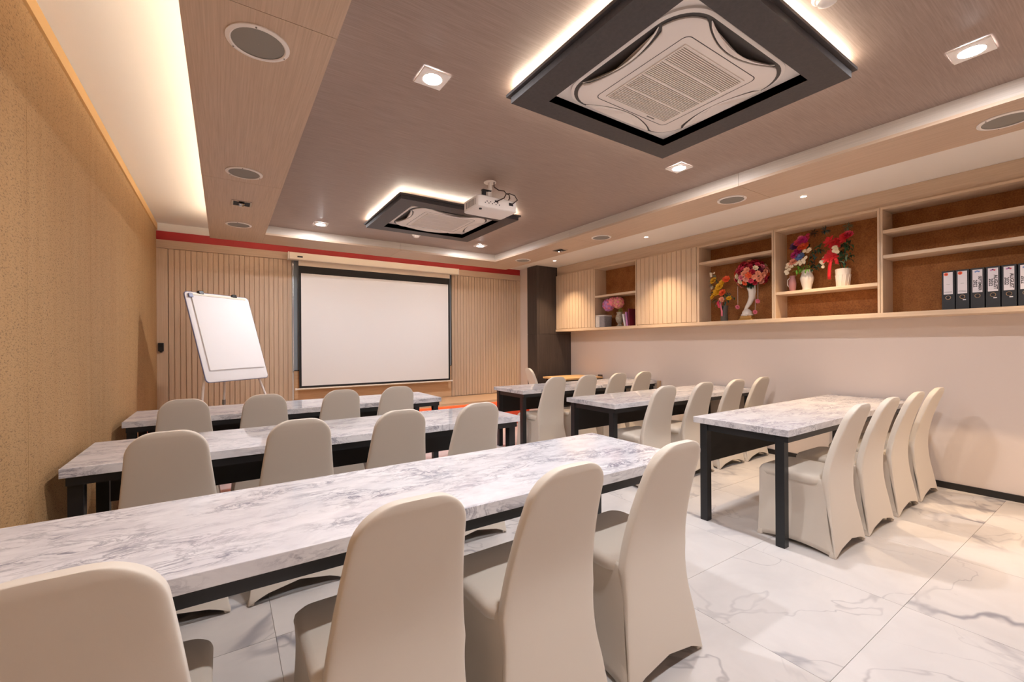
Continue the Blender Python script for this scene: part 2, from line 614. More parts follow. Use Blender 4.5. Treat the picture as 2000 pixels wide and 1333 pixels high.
t = thing('glass_board', (.795, YB - .03, .945), 'grey glossy board on the wall mostly hidden behind the projection screen', 'board')
Box(0, .004, .012, 2.355, .02, 1.515).build('panel', 'board', t)
Box(0, 0, 0, 2.355, .024, .012).build('bottom_rail', 'black', t)
Box(-.012, 0, 0, 0, .024, 1.515).build('side_rail', 'chrome', t)
Box(2.355, 0, 0, 2.367, .024, 1.515).build('side_rail', 'skirting', t)

# projection screen
t = thing('projection_screen', (.842, 6.45, .70), 'large white pull-down projection screen with black borders', 'screen')
W = 2.235
Box(.03, -.001, .045, W - .03, .001, 1.575).build('viewing_surface', 'screen', t)
Box(0, -.0012, .018, .03, .001, 1.675).build('border', 'screenblack', t)
Box(W - .03, -.0012, .018, W, .001, 1.675).build('border', 'screenblack', t)
Box(.03, -.0012, .018, W - .03, .001, .045).build('border', 'screenblack', t)
Box(.03, -.0012, 1.575, W - .03, .001, 1.675).build('border', 'screenblack', t)
Box(0, -.001, 1.675, W, .001, 1.76).build('leader_cloth', 'leader', t)
b = MB().tube([(-.045, 0, .004), (W + .03, 0, .004)], .011, 12).build('bottom_bar', 'case', t, smooth=True)
MB().tube([(-.05, 0, .004), (-.03, 0, .004)], .014, 12).build('end_cap', 'plastic', b, smooth=True)
MB().tube([(W + .018, 0, .004), (W + .038, 0, .004)], .014, 12).build('end_cap', 'plastic', b, smooth=True)
c = Box(-.115, -.055, 1.745, W + .13, .055, 1.84).build('case', 'case', t, bevel=.008, seg=3)
Box(-.02, -.0575, 1.775, .045, -.0545, 1.795).build('maker_plate', 'ink', c)
Box(-.13, -.056, 1.743, -.116, .06, 1.842).build('end_cap', 'plastic', c, bevel=.004)
Box(W + .131, -.056, 1.743, W + .145, .06, 1.842).build('end_cap', 'plastic', c, bevel=.004)

# low platform
t = thing('platform', (XL + .005, 5.79, 0), 'low wooden topped platform with orange-red front below the screen', 'platform')
Wp = 4.51 - XL
Box(0, 0, .410, Wp, .765, .43).build('top_board', 'oaktop', t)
Box(0, 0, .392, Wp, .010, .409).build('nosing', 'oaktop', t)
Box(0, .06, 0, Wp, .075, .409).build('front_panel', 'orangered', t)
Box(0, .08, 0, Wp, .765, .409).build('carcass', 'blackwood', t)
Box(.02, .014, .400, Wp - .02, .024, .406).build('led_strip', 'stageled', t)

# black wall device
t = thing('wall_switch', (-.62, YB - .034, 1.235), 'small black device on the edge board beside the papered wall', 'switch')
Box(-.026, -.03, 0, .026, 0, .10).build('housing', 'black', t, bevel=.006, seg=3)
Box(-.018, -.033, .05, .018, -.029, .09).build('face', 'screenblack', t)
MB().tube([(0, -.015, -.014), (0, -.015, .004)], [.01, .016], 10).build('sensor', 'black', t, smooth=True)


# ================================================================== TABLES
def make_table(x0, x1, y0, label):
    Wd = .65
    t = thing('marble_table', (x0, y0, 0), label, 'table', 'marble topped training tables')
    L = x1 - x0
    Box(0, 0, .707, L, Wd, .75).build('tabletop', 'table', t, bevel=.002)
    q = .055
    for lx in (.02, L - .02 - q):
        for ly in (.035, Wd - .04 - q):
            Box(lx, ly, 0, lx + q, ly + q, .707).build('leg', 'black', t, bevel=.002, seg=1)
        Box(lx + .008, .035 + q, .657, lx + q - .008, Wd - .04 - q, .706).build('end_rail', 'black', t)
    Box(.02, .012, .668, L - .02, .0345, .706).build('front_rail', 'black', t)
    Box(.02 + q, Wd - .083, .672, L - .02 - q, Wd - .045, .706).build('rear_rail', 'black', t)
    Box(.02 + q + .004, Wd - .085, .424, L - .02 - q - .004, Wd - .067, .66).build('modesty_panel', 'blackwood', t)
    return t


TY = [1.275, 2.70, 4.12]
ROWN = ['nearest', 'middle', 'farthest']
for k, y in enumerate(TY):
    make_table(-.612, 1.865, y, ROWN[k] + ' marble topped table beside the papered wall on the left')
    make_table(2.89, 5.285, y, ROWN[k] + ' marble topped table against the right-hand wall')

# plain wooden table in the far corner
t = thing('wooden_table', (4.45, 5.16, 0), 'small plain wooden table in front of the dark column', 'table')
Box(0, 0, .722, .80, .60, .75).build('tabletop', 'oak', t, bevel=.003)
for lx in (.02, .735):
    for ly in (.02, .535):
        Box(lx, ly, 0, lx + .045, ly + .045, .722).build('leg', 'black', t)
Box(.065, .03, .66, .735, .05, .722).build('apron', 'blackwood', t)
Box(.065, .55, .66, .735, .57, .722).build('apron', 'blackwood', t)


# ================================================================== CHAIRS
def rear_y(z):
    P = [(0, -.225), (.12, -.205), (.25, -.185), (.40, -.172), (.50, -.176), (.65, -.208), (.80, -.256), (.92, -.306)]
    for (za, ya), (zb, yb) in zip(P, P[1:]):
        if z <= zb:
            s = (z - za) / (zb - za)
            return ya + (yb - ya) * s
    return P[-1][1]


def sm_rear(z):
    return (rear_y(max(z - .05, 0)) + 2 * rear_y(z) + rear_y(min(z + .05, .92))) / 4 if z < .88 else rear_y(z)


def make_chair():
    t = thing('banquet_chair', (0, 0, 0), 'x', 'chair', 'ivory covered banquet chairs')
    # backrest: tapered padded slab with a rounded top, its cover running on down to the rear hem
    ZT, RT = .915, .098
    rows = []
    N = 44
    zs = [.44 + (ZT - RT - .44) * i / 10 for i in range(11)] + [ZT - RT + RT * sin(pi / 2 * i / 14) for i in range(1, 15)]
    low = [(.44 * i / 14) for i in range(14)]

    def ring_at(z, wd, yc, th, lift=0.0):
        ring = []
        for k in range(N):
            a = 2 * pi * k / N
            ca, sa = cos(a), sin(a)
            x = wd * math.copysign(abs(ca) ** .24, ca)
            ring.append((x, yc + th * math.copysign(abs(sa) ** .30, sa), z + lift * (1 - min(1, (x / wd) ** 2))))
        return ring
    for z in low:
        f = 1 - z / .44
        wd = .195 - .008 * sin(pi * min(1, f * 1.7)) * (f < .6) + .037 * f ** 1.8
        th = .023 - .015 * min(1, f * 1.6)
        rows.append(ring_at(.005 + z * (.435 / .44), wd, sm_rear(z) + th, th, .068 * f ** 1.2))
    for z in zs:
        wd = .195 - (z - .44) * .118
        if z > ZT - RT:
            s = (z - (ZT - RT)) / RT
            wd = wd - (RT - .006) * (1 - sqrt(max(0, 1 - s * s)))
        th = .023 if z < .87 else .023 * (1 - ((z - .87) / .055) ** 2 * .5)
        rows.append(ring_at(z, wd, sm_rear(z) + .023, th))
    MB().rings(rows, True, False, True).build('backrest', 'cover', t, smooth=True, angle=80)
    # seat cushion
    rr = []
    for z, d in ((.41, .006), (.440, .0), (.450, .003), (.458, .010), (.463, .024)):
        rr.append(rrect(.212 - d, .186 - d, .055, 6, z, 0, .058))
    rr.append(rrect(.10, .09, .05, 6, .468, 0, .06))
    MB().rings(rr).build('seat', 'cover', t, smooth=True, angle=80)
    # skirt stretched from seat and back down to the four feet
    n = 12
    top, bot, pull = [], [], []
    hw_r, hw_f, yr, yf = .189, .213, -.150, .245
    fx, fyr, fyf = .229, -.208, .232
    tc = [(-hw_r, yr), (hw_r, yr), (hw_f, yf), (-hw_f, yf)]
    bc = [(-fx, fyr), (fx, fyr), (fx, fyf), (-fx, fyf)]
    arch = [.20, .022, .055, .022]
    inw = [(0, .030), (-.040, 0), (0, -.03), (.040, 0)]
    for sd in range(4):
        a, b2 = tc[sd], tc[(sd + 1) % 4]
        c, d = bc[sd], bc[(sd + 1) % 4]
        for k in range(n):
            s = k / n
            bulge = 4 * s * (1 - s)
            rc = .035 * max(0, 1 - min(s, 1 - s) / .16) ** 2       # rounded corners of the seat
            tx, ty = a[0] + (b2[0] - a[0]) * s, a[1] + (b2[1] - a[1]) * s
            if ty > 0.1:
                tx *= 1 - rc * 1.6
                ty *= 1 - rc * 1.2
            top.append((tx, ty))
            bot.append((c[0] + (d[0] - c[0]) * s + inw[sd][0] * bulge * .4, c[1] + (d[1] - c[1]) * s + inw[sd][1] * bulge * .4,
                        .006 + arch[sd] * bulge))
            pull.append((inw[sd][0] * bulge, inw[sd][1] * bulge))
    rows = []
    M = 16
    for i in range(M + 1):
        v = i / M
        ring = []
        for (tx, ty), (bx, by, bz), (px, py) in zip(top, bot, pull):
            h = v ** 1.9
            q = sin(pi * v) * .5
            pin = -.006 * sin(pi * min(1, v * 1.6)) if v < .625 else 0
            z = .438 + (bz - .438) * v
            ring.append(((tx + (bx - tx) * h + px * q) * (1 + pin * 2), ty + (by - ty) * h + py * q, z))
        rows.append(ring)
    rows.insert(0, [(p[0] * .965, p[1] * .965, .448) for p in rows[0]])
    sk_ = MB().rings(rows, True, False, False).build('skirt', 'cover', t, smooth=True, angle=80)
    so = sk_.modifiers.new('thick', 'SOLIDIFY')
    so.thickness = .004
    so.offset = -1
    for (x, y) in bc:
        MB().rings([rrect(.012, .014, .006, 3, 0.0005, x * .955, y * .955), rrect(.015, .017, .007, 3, .010, x * .955, y * .955),
                    rrect(.010, .012, .005, 3, .035, x * .94, y * .94)]).build('foot', 'cover', t, smooth=True)
    return t


chair0 = make_chair()
first = [True]


def place_chair(x, y, rz, label):
    if first[0]:
        o = chair0
        first[0] = False
    else:
        o = copy_tree(chair0)
    o.location = (x, y, 0)
    o.rotation_euler = (0, 0, rz)
    o['label'] = label
    o['group'] = 'ivory covered banquet chairs'
    return o


ORD_L = ['closest to the papered wall', 'second from the papered wall', 'third from the papered wall', 'closest to the aisle']
ORD_R = ['closest to the aisle', 'second from the aisle', 'third from the aisle', 'closest to the right wall']
random.seed(5)
for k, xs in enumerate(([-.240, .388, .902, 1.442], [-.214, .32, .865, 1.38], [-.246, .265, .83, 1.329])):
    for j, x in enumerate(xs):
        place_chair(x, TY[k] + .02, radians(random.uniform(-1.5, 1.5)),
                    'ivory covered chair at the %s left table, %s' % (ROWN[k], ORD_L[j]))
for k, xs in enumerate(([3.245, 3.787, 4.352, 4.89], [3.286, 3.871, 4.445, 4.962], [3.191, 3.697, 4.226, 4.723])):
    for j, x in enumerate(xs):
        place_chair(x, TY[k] + .02, radians(random.uniform(-1.2, 1.2)),
                    'ivory covered chair at the %s right table, %s' % (ROWN[k], ORD_R[j]))
place_chair(4.27, 5.48, radians(-105), 'ivory covered chair seen side-on in front of the dark column')


# ================================================================== CABINETS ON THE RIGHT WALL
CX, CB, CT = 4.945, 1.556, 2.51
sk_b = tag(Box(CX - .005, YF + .001, 1.515, XR - .002, 6.008, CB).build('shelf_board', 'veneer_cab', bevel=.002, seg=1),
           'long pale wooden board under all the wall cabinets', 'shelf')


def slat_cabinet(y0, y1, label):
    t = thing('wall_cabinet', (CX, y0, CB), label, 'cabinet', 'slatted wall cabinets')
    W, Hh = y1 - y0, CT - CB
    Box(.028, .001, .001, .345, W - .001, Hh - .001).build('body', 'veneer_cabz', t)
    d = Box(.012, .003, .004, .027, W - .003, Hh - .004).build('door', 'veneer_cabz', t)
    n = 13
    p = (W - .006) / n
    me = None
    for k in range(n):
        if me is None:
            me = Box(0, .003 + .003, .006, .013, .003 + p - .003, Hh - .006).build('slat', 'veneer_cabz', d, bevel=.002, seg=1)
        else:
            c = me.copy(); COL.objects.link(c); c.parent = d; c.location = (0, k * p, 0)
    return t


def open_unit(y0, y1, shelves, sides, label):
    t = thing('open_shelf_unit', (CX, y0, CB), label, 'shelf unit', 'open shelf units with cork backs')
    W, Hh = y1 - y0, CT - CB
    Box(.262, .001, .001, .280, W - .001, Hh - .001).build('back_panel', 'cork', t)
    Box(.004, .001, Hh - .022, .26, W - .001, Hh - .001).build('top_board', 'veneer_cab', t)
    Box(0, .001, .001, .26, sides[0], Hh - .023).build('side_board', 'veneer_cabz', t)
    Box(0, W - sides[1], .001, .26, W - .001, Hh - .023).build('side_board', 'veneer_cabz', t)
    for z in shelves:
        Box(.002, sides[0] + .001, z - CB - .030, .259, W - sides[1] - .001, z - CB).build('shelf', 'veneer_cab', t, bevel=.0015, seg=1)
    return t


slat_cabinet(5.05, 6.006, 'slatted wall cabinet beside the dark column')
open_unit(4.19, 5.048, [2.06], (.018, .018), 'open cork-backed shelf unit holding the pink hydrangeas')
slat_cabinet(3.235, 4.188, 'slatted wall cabinet between the hydrangeas and the flower arrangements')
open_unit(2.322, 3.233, [2.30], (.018, .03), 'open cork-backed shelf unit with the round bouquet on a horn vase')
open_unit(1.412, 2.320, [1.835], (.018, .018), 'open cork-backed shelf unit with the red poinsettia pot')
open_unit(.40, 1.410, [2.30, 2.075], (.018, .018), 'open cork-backed shelf unit holding the black binders')
slat_cabinet(-.60, .398, 'slatted wall cabinet beyond the binders, at the right edge of the room')


# ================================================================== SHELF CONTENTS
def binder(y, kind, label):
    t = thing('ring_binder', (4.957, y, CB), label, 'binder', 'black lever arch binders')
    wd, hh, dp = .076, .318, .24
    Box(0, -wd / 2, 0, .004, wd / 2, hh).build('spine', 'binder', t, bevel=.001, seg=1)
    Box(.004, -wd / 2, 0, dp, -wd / 2 + .003, hh).build('cover_board', 'binder', t)
    Box(.004, wd / 2 - .003, 0, dp, wd / 2, hh).build('cover_board', 'binder', t)
    Box(.012, -wd / 2 + .006, .006, dp - .02, wd / 2 - .01, hh - .022).build('paper_block', 'paper', t)
    lb = Box(-.0012, -.027, .125, 0, .027, .305).build('label_card', 'label', t)
    MB().lathe([(.0125, 0), (.0165, 0), (.0165, .002), (.0125, .002)], 20, caps=False).build('finger_ring', 'chrome', t, smooth=True).matrix_local = \
        Matrix.Translation((0, 0, .098)) @ Matrix.Rotation(-pi / 2, 4, 'Y')
    MB().lathe([(.0123, 0), (.0123, .001)], 20).build('finger_hole', 'ink', t).matrix_local = \
        Matrix.Translation((-.0002, 0, .098)) @ Matrix.Rotation(-pi / 2, 4, 'Y')
    # reading top to bottom: text x axis -> -Z, text y axis -> -Y seen from -X, normal -> -X
    R = Matrix(((0, 0, -1), (0, -1, 0), (-1, 0, 0))).to_4x4()
    if kind['words']:
        for (wrd, off, sz) in kind['words']:
            o = piece('lettering', text_mesh(wrd, sz), lb)
            o.matrix_local = Matrix.Translation((-.0016, off, kind.get('zc', .195))) @ R
        for q, cn in enumerate(('blue', 'mauve', 'rose')):
            o = MB().lathe([(.006, 0), (.006, .0006)], 12).build('emblem_dot', FC[kind['dots'][q]], lb)
            o.matrix_local = Matrix.Translation((-.0013, .010 - .009 * q, .288 + .004 * (q % 2))) @ Matrix.Rotation(-pi / 2, 4, 'Y')
    else:
        o = MB().lathe([(.013, 0), (.013, .0006)], 18).build('emblem', FC['orange'], lb)
        o.matrix_local = Matrix.Translation((-.0013, .012, .290)) @ Matrix.Rotation(-pi / 2, 4, 'Y')
        o2 = MB().lathe([(.006, 0), (.006, .0009)], 4).build('emblem_mark', FC['crimson'], lb)
        o2.matrix_local = Matrix.Translation((-.0014, .012, .290)) @ Matrix.Rotation(-pi / 2, 4, 'Y')
        for zz, ww in ((.145, .022), (.139, .024), (.205, .010)):
            Box(-.0016, -ww, zz, -.0012, ww, zz + .0016).build('printed_line', 'ink', lb)
    if kind.get('sticker'):
        Box(-.0008, -.020, .070, 0, -.002, .077).build('sticker', 'label', t)
    return t


K0 = dict(words=None)
SEP = dict(words=[('SEPTEMBER', -.0135, .0225), ('2022', .0125, .029)], dots=('blue', 'blue', 'blue'))
AUG = dict(words=[('AUGUST', -.0135, .029), ('2022', .0125, .029)], dots=('mauve', 'purple', 'rose'), sticker=True)
binder(.972, K0, 'black binder with an orange emblem and no sticker, first of the row')
binder(.890, dict(words=None, sticker=True), 'black binder with an orange emblem and a small sticker, second of the row')
binder(.806, SEP, 'black binder labelled SEPTEMBER 2022')
binder(.723, AUG, 'black binder labelled AUGUST 2022, next to the SEPTEMBER one')
binder(.641, AUG, 'black binder labelled AUGUST 2022, fifth of the row')
binder(.558, dict(words=[('2022', .0125, .029)], dots=('blue', 'blue', 'mauve'), sticker=True),
       'black binder labelled 2022 cut off by the right picture edge')


# flower pieces
def flower_mesh(name, mat, petals=6, layers=2, r=.03, cup=.5, width=.55, centre='yellow', seed=1):
    rnd = random.Random(seed)
    mb = MB()
    for l in range(layers):
        rl = r * (1 - .28 * l)
        tilt = cup * (.35 + .75 * l)
        for k in range(petals):
            a = 2 * pi * (k + .5 * l) / petals + rnd.uniform(-.1, .1)
            ca, sa = cos(a), sin(a)
            pts = []
            for (s, wv) in ((.08, .25), (.45, 1.0), (.8, .85), (1.0, .25)):
                z = rl * (sin(s * tilt) * .9) + .003 * l
                rad = rl * s * cos(tilt * s * .6)
                hw = rl * width * .5 * wv
                pts += [(ca * rad - sa * hw, sa * rad + ca * hw, z), (ca * rad + sa * hw, sa * rad - ca * hw, z)]
            mb.add(pts, [(0, 1, 3, 2), (2, 3, 5, 4), (4, 5, 7, 6)])
    me = mb.build(name, mat, None, smooth=True, recalc=False)
    d = me.data
    n0 = len(mb.f)
    bpy.data.objects.remove(me, do_unlink=True)
    d.materials.append(FC[centre])
    return d


def leaf_mesh(mat, L=.06, W=.02):
    mb = MB()
    st = [(0, .1, 0), (.3, .9, .006), (.6, 1.0, .004), (.85, .55, -.004), (1, .03, -.014)]
    vs, fs = [], []
    for s, w_, z in st:
        vs += [(s * L, -W / 2 * w_, z + .004 * w_), (s * L, 0, z), (s * L, W / 2 * w_, z + .004 * w_)]
    for i in range(len(st) - 1):
        a = i * 3
        fs += [(a, a + 1, a + 4, a + 3), (a + 1, a + 2, a + 5, a + 4)]
    mb.add(vs, fs)
    o = mb.build('leaf', mat, None, smooth=True, recalc=False)
    d = o.data
    bpy.data.objects.remove(o, do_unlink=True)
    return d


LEAF = {k: leaf_mesh(FC[k]) for k in ('leaf', 'lime', 'teal', 'sage', 'dark', 'olive')}
BLOOM = {k: flower_mesh('flower', FC[k], 7, 3, .036, .9, .75, seed=i) for i, k in enumerate(
    ('pink', 'rose', 'crimson', 'wine', 'red', 'orange', 'peach', 'cream', 'yellow', 'magenta', 'purple', 'blue', 'mauve', 'salmon'))}
DAISY = flower_mesh('flower', FC['cream'], 9, 1, .022, .25, .5)
STAR = flower_mesh('flower', FC['red'], 6, 2, .058, .3, .45)
FLORET = {k: flower_mesh('floret', FC[k], 4, 1, .019, .2, 1.1) for k in ('mauve', 'salmon', 'pink')}


def aim(d):
    return Vector(d).to_track_quat('Z', 'Y').to_euler()


def put_flower(t, me, p, d, sc=1.0, name='flower'):
    return piece(name, me, t, p, aim(d), sc)


def put_leaf(t, kind, p, d, sc=1.0):
    return piece('leaf', LEAF[kind], t, p, Vector(d).to_track_quat('X', 'Z').to_euler(), sc)


def ribbon(t, mat, pts, w_=.016):
    mb = MB()
    vs, fs = [], []
    for i, p in enumerate(pts):
        vs += [(p[0] - .001, p[1] - w_ / 2, p[2]), (p[0] + .001, p[1] + w_ / 2, p[2] + .004)]
    for i in range(len(pts) - 1):
        fs.append((2 * i, 2 * i + 1, 2 * i + 3, 2 * i + 2))
    o = mb.add(vs, fs).build('ribbon', mat, t, smooth=True, recalc=False)
    s = o.modifiers.new('thick', 'SOLIDIFY'); s.thickness = .002
    return o


R_ = random.Random(11)


def jit(a):
    return R_.uniform(-a, a)


# hydrangeas
t = thing('hydrangea_vase', (5.08, 4.63, CB), 'pink and salmon hydrangeas in a stoneware urn', 'flowers')
MB().lathe([(.045, 0), (.05, .012), (.03, .03), (.028, .045), (.055, .085), (.064, .13), (.055, .17), (.042, .195), (.05, .225), (.044, .225), (.036, .195)], 24).build('vase', 'stoneware', t, smooth=True)
for (cy, cz, rr, kind) in ((.17, .345, .115, 'mauve'), (-.03, .365, .105, 'salmon'), (.08, .385, .085, 'pink')):
    hd = bpy.data.objects.new('flower_head', None); COL.objects.link(hd)
    core = MB().lathe([(rr * .8 * sin(pi * i / 10) + .0005, -rr * .8 * cos(pi * i / 10)) for i in range(11)], 14).build('flower_head', FC[kind], t, smooth=True)
    bpy.data.objects.remove(hd, do_unlink=True)
    core.location = (-.06, cy, cz)
    for k in range(70):
        zf = 1 - 2 * (k + .5) / 70
        a = k * 2.39996
        d = Vector((sqrt(1 - zf * zf) * cos(a), sqrt(1 - zf * zf) * sin(a), zf))
        if d.x > .5:
            continue
        put_flower(core, FLORET[kind if k % 3 else ('pink' if kind != 'pink' else 'salmon')], d * rr * .86, d, 1.1, 'floret')
for (y0, z0) in ((-.06, .31), (-.035, .36), (.02, .34), (-.085, .24)):
    MB().tube([(0, 0, .2), (-.02, y0 * .6, (z0 + .22) / 2), (-.03, y0, z0)], .006, 8).build('stem', FC['olive'], t, smooth=True)
put_leaf(t, 'dark', (0, -.02, .3), (.1, -1, .6), 1.6)
put_leaf(t, 'olive', (-.03, -.05, .28), (-.2, -.5, -.6), 1.2)

t = thing('woven_box', (5.03, 4.92, CB), 'grey and white woven box beside the hydrangea urn', 'box')
MB().rings([rrect(.085, .095, .02, 4, 0), rrect(.09, .10, .02, 4, .17), rrect(.078, .088, .02, 4, .17), rrect(.075, .085, .02, 4, .03)]).build('body', 'weave', t, smooth=True)
Box(-.094, .0, .004, -.086, .088, .165).build('front_panel', 'weavewhite', t, bevel=.002)
MB().tube([(x, y, .178) for x, y, z in rrect(.086, .096, .03, 4)] + [(.086, .066, .178)], .012, 8).build('rolled_rim', 'weavewhite', t, smooth=True)
for (y, hh, tl, mt, lab) in ((4.405, .21, 7, FC['mauve'], 'slim lilac book leaning behind the hydrangea urn'),
                             (4.365, .255, 3, FC['wine'], 'tall dark red book standing against the cabinet side'),
                             (4.452, .185, 11, MT['paper'], 'thin white book leaning lowest beside the urn')):
    t = thing('book', (4.99, y, CB + .002), lab, 'book', 'books beside the hydrangeas')
    t.rotation_euler = (radians(-tl), 0, 0)
    Box(0, -.011, 0, .15, -.009, hh).build('cover', mt, t)
    Box(0, .009, 0, .15, .011, hh).build('cover', mt, t)
    Box(-.001, -.011, 0, .002, .011, hh).build('spine', mt, t)
    Box(.004, -.009, .004, .146, .009, hh - .004).build('pages', 'paper', t)

# yellow and orange arrangement
t = thing('flower_arrangement', (5.07, 2.95, CB), 'yellow and orange flowers with a pink ribbon in a dark vase', 'flowers')
MB().lathe([(.038, 0), (.042, .02), (.036, .10), (.045, .19), (.04, .19), (.03, .10)], 20).build('vase', 'greyvase', t, smooth=True)
for kind, y, z, sc in (('yellow', .10, .50, 1.2), ('orange', -.06, .50, 1.15), ('yellow', .02, .42, 1.3), ('yellow', .07, .36, 1.25), ('orange', -.02, .34, 1.15),
                       ('yellow', .10, .30, 1.0), ('yellow', .0, .47, .9), ('peach', -.01, .26, .9), ('rose', .02, .22, .9), ('yellow', -.09, .27, .8), ('cream', .12, .42, .6)):
    put_flower(t, BLOOM[kind], (-.05 + jit(.02), y, z), (-1, y * 3 + jit(.3), .35 + jit(.3)), sc * 1.15)
for k in range(46):
    a = R_.uniform(-2.6, 1.0); rr = R_.uniform(.04, .13)
    put_leaf(t, R_.choice(['teal', 'sage', 'leaf', 'teal', 'dark']), (-.02 + jit(.04), rr * cos(a) * 1.0, .36 + rr * sin(a) * 1.5 + .02), (-.6 + jit(.3), cos(a), sin(a) + .3), R_.uniform(.8, 1.4))
for k in range(6):
    put_flower(t, DAISY, (-.03, .13 + jit(.03), .60 + jit(.05)), (-1, jit(.5), jit(.5)), .7)
    MB().tube([(0, 0, .2), (-.01, .07, .45), (-.02, .12 + jit(.02), .58)], .002, 5).build('stem', FC['sage'], t)
ribbon(t, FC['pink'], [(-.07, .01, .24), (-.08, .0, .18), (-.075, -.012, .12), (-.07, -.008, .06)], .022)
ribbon(t, FC['rose'], [(-.075, .02, .24), (-.085, .025, .19), (-.08, .018, .16)], .024)

# round bouquet on the horn vase
t = thing('horn_vase_bouquet', (5.07, 2.675, CB), 'round red, pink and peach bouquet on a white horn vase with gilded foot', 'flowers')
MB().rings([rrect(.055, .085, .02, 4, 0), rrect(.05, .08, .02, 4, .018), rrect(.045, .07, .02, 4, .022), rrect(.045, .07, .02, 4, .05)]).build('gilded_foot', 'gold', t, smooth=True)
MB().lathe([(.045, .05), (.055, .07), (.05, .10), (.03, .125), (.012, .135)], 16, (0, 0, 0)).build('shell_base', 'ceramic', t, smooth=True)
for k in range(7):
    a = 2 * pi * k / 7
    MB().lathe([(.001, -.016), (.015, -.008), (.017, .004), (.008, .015), (.001, .018)], 8, (.045 * cos(a), .05 * sin(a), .062)).build('scroll', 'ceramic', t, smooth=True)
MB().tube([(0, .03, .10), (0, .005, .15), (0, -.03, .20), (0, -.055, .26), (0, -.06, .33), (0, -.05, .38)], [.014, .02, .027, .033, .04, .048], 16).build('horn', 'ceramic', t, smooth=True)
pal = ['rose', 'crimson', 'peach', 'orange', 'pink', 'cream', 'wine', 'rose', 'peach', 'salmon', 'crimson']
n = 90
for k in range(n):
    zf = 1 - 1.75 * (k + .5) / n
    a = k * 2.39996
    rr = sqrt(max(0, 1 - zf * zf))
    d = Vector((rr * cos(a), rr * sin(a), zf))
    if d.x > .55:
        continue
    kind = R_.choice(pal) if zf < .55 else R_.choice(['crimson', 'rose', 'wine', 'rose', 'crimson', 'peach'])
    put_flower(t, BLOOM[kind], Vector((-.0, -.055, .525)) + Vector((d.x * .135, d.y * .165, d.z * .15)), d, R_.uniform(.85, 1.15))
core = MB().lathe([(.12 * sin(pi * i / 10) + .0005, -.12 * cos(pi * i / 10)) for i in range(11)], 14, (0, -.055, .52)).build('moss_core', FC['dark'], t, smooth=True)
for k in range(14):
    put_leaf(t, R_.choice(['leaf', 'dark']), (-.03, -.05 + jit(.04), .40), (-.5, jit(1), -.6 + jit(.4)), .9)
for (y, z0, z1) in ((.075, .40, .17), (-.125, .40, .10), (-.155, .40, .22)):
    MB().tube([(-.06, y, z0), (-.06, y, z1)], .0012, 5).build('thread', 'paper', t)
    put_flower(t, BLOOM['pink'], (-.06, y, z1 - .01), (-1, 0, -.4), .75)
    put_flower(t, BLOOM['pink'], (-.055, y + .008, z1 - .02), (-.6, .3, -1), .6)

# mixed bouquet in a white vase
SB = 1.835
t = thing('mixed_bouquet', (5.08, 2.055, SB), 'mixed magenta, blue and cream bouquet in a white ceramic vase', 'flowers')
MB().lathe([(.042, 0), (.044, .01), (.04, .03), (.055, .09), (.062, .13), (.054, .16), (.046, .185), (.056, .215), (.05, .215), (.042, .18)], 24).build('vase', 'ceramic', t, smooth=True)
for kind, y, z, sc in (('magenta', .01, .52, 1.2), ('rose', .05, .50, 1.1), ('purple', .085, .47, 1.25), ('orange', .0, .455, 1.15), ('magenta', .06, .42, 1.2), ('magenta', .09, .38, 1.1),
                       ('orange', .035, .45, .9), ('blue', .045, .36, 1.3), ('blue', .025, .345, 1.0), ('peach', .10, .31, 1.1), ('salmon', .085, .33, .9), ('peach', .13, .275, .9),
                       ('rose', -.02, .54, .8), ('pink', .03, .545, .8)):
    put_flower(t, BLOOM[kind], (-.06 + jit(.02), y, z), (-1, y * 3 + jit(.3), .4 + jit(.2)), sc * 1.1)
    put_flower(t, BLOOM[kind], (-.05 + jit(.02), y + jit(.03), z + jit(.03)), (-1, y * 3 + jit(.6), .4 + jit(.5)), sc * .7)
for (y, z) in ((.15, .26), (.13, .235), (.16, .215), (.11, .265), (.07, .285), (.04, .30), (.0, .31), (-.03, .33), (-.05, .39), (-.02, .40), (-.06, .41), (.15, .195), (-.01, .29), (.02, .275), (.145, .29)):
    put_flower(t, DAISY, (-.09 + jit(.015), y, z), (-1, jit(.5), .3 + jit(.3)), 1.05)
for k in range(26):
    a = R_.uniform(pi * .8, pi * 2.1)
    put_leaf(t, 'lime', (-.075, .02 + jit(.05), .225 + jit(.04)), (-.5 + jit(.2), cos(a), sin(a)), R_.uniform(.6, 1.0))
for k in range(44):
    put_leaf(t, R_.choice(['leaf', 'dark', 'leaf', 'teal']), (-.0 + jit(.03), -.06 + jit(.06), .32 + jit(.12)), (-.5 + jit(.4), -.7 + jit(.6), jit(.9)), R_.uniform(.8, 1.4))
for (y, z) in ((.02, .5), (.08, .42), (.1, .3), (-.05, .36)):
    MB().tube([(0, 0, .16), (-.02, y * .5, (z + .2) / 2), (-.05, y, z)], .003, 6).build('stem', FC['leaf'], t)

t = thing('pink_vase', (5.06, 2.185, SB), 'small pink glazed vase tucked behind the mixed bouquet', 'vase')
MB().lathe([(.025, 0), (.028, .006), (.034, .05), (.036, .09), (.03, .13), (.024, .15), (.03, .17), (.026, .17), (.02, .15)], 20).build('body', 'pinkglass', t, smooth=True)
MB().tube([(0, .03, .05), (0, .05, .08), (0, .048, .13), (0, .024, .155)], .005, 8).build('handle', 'ceramic', t, smooth=True)

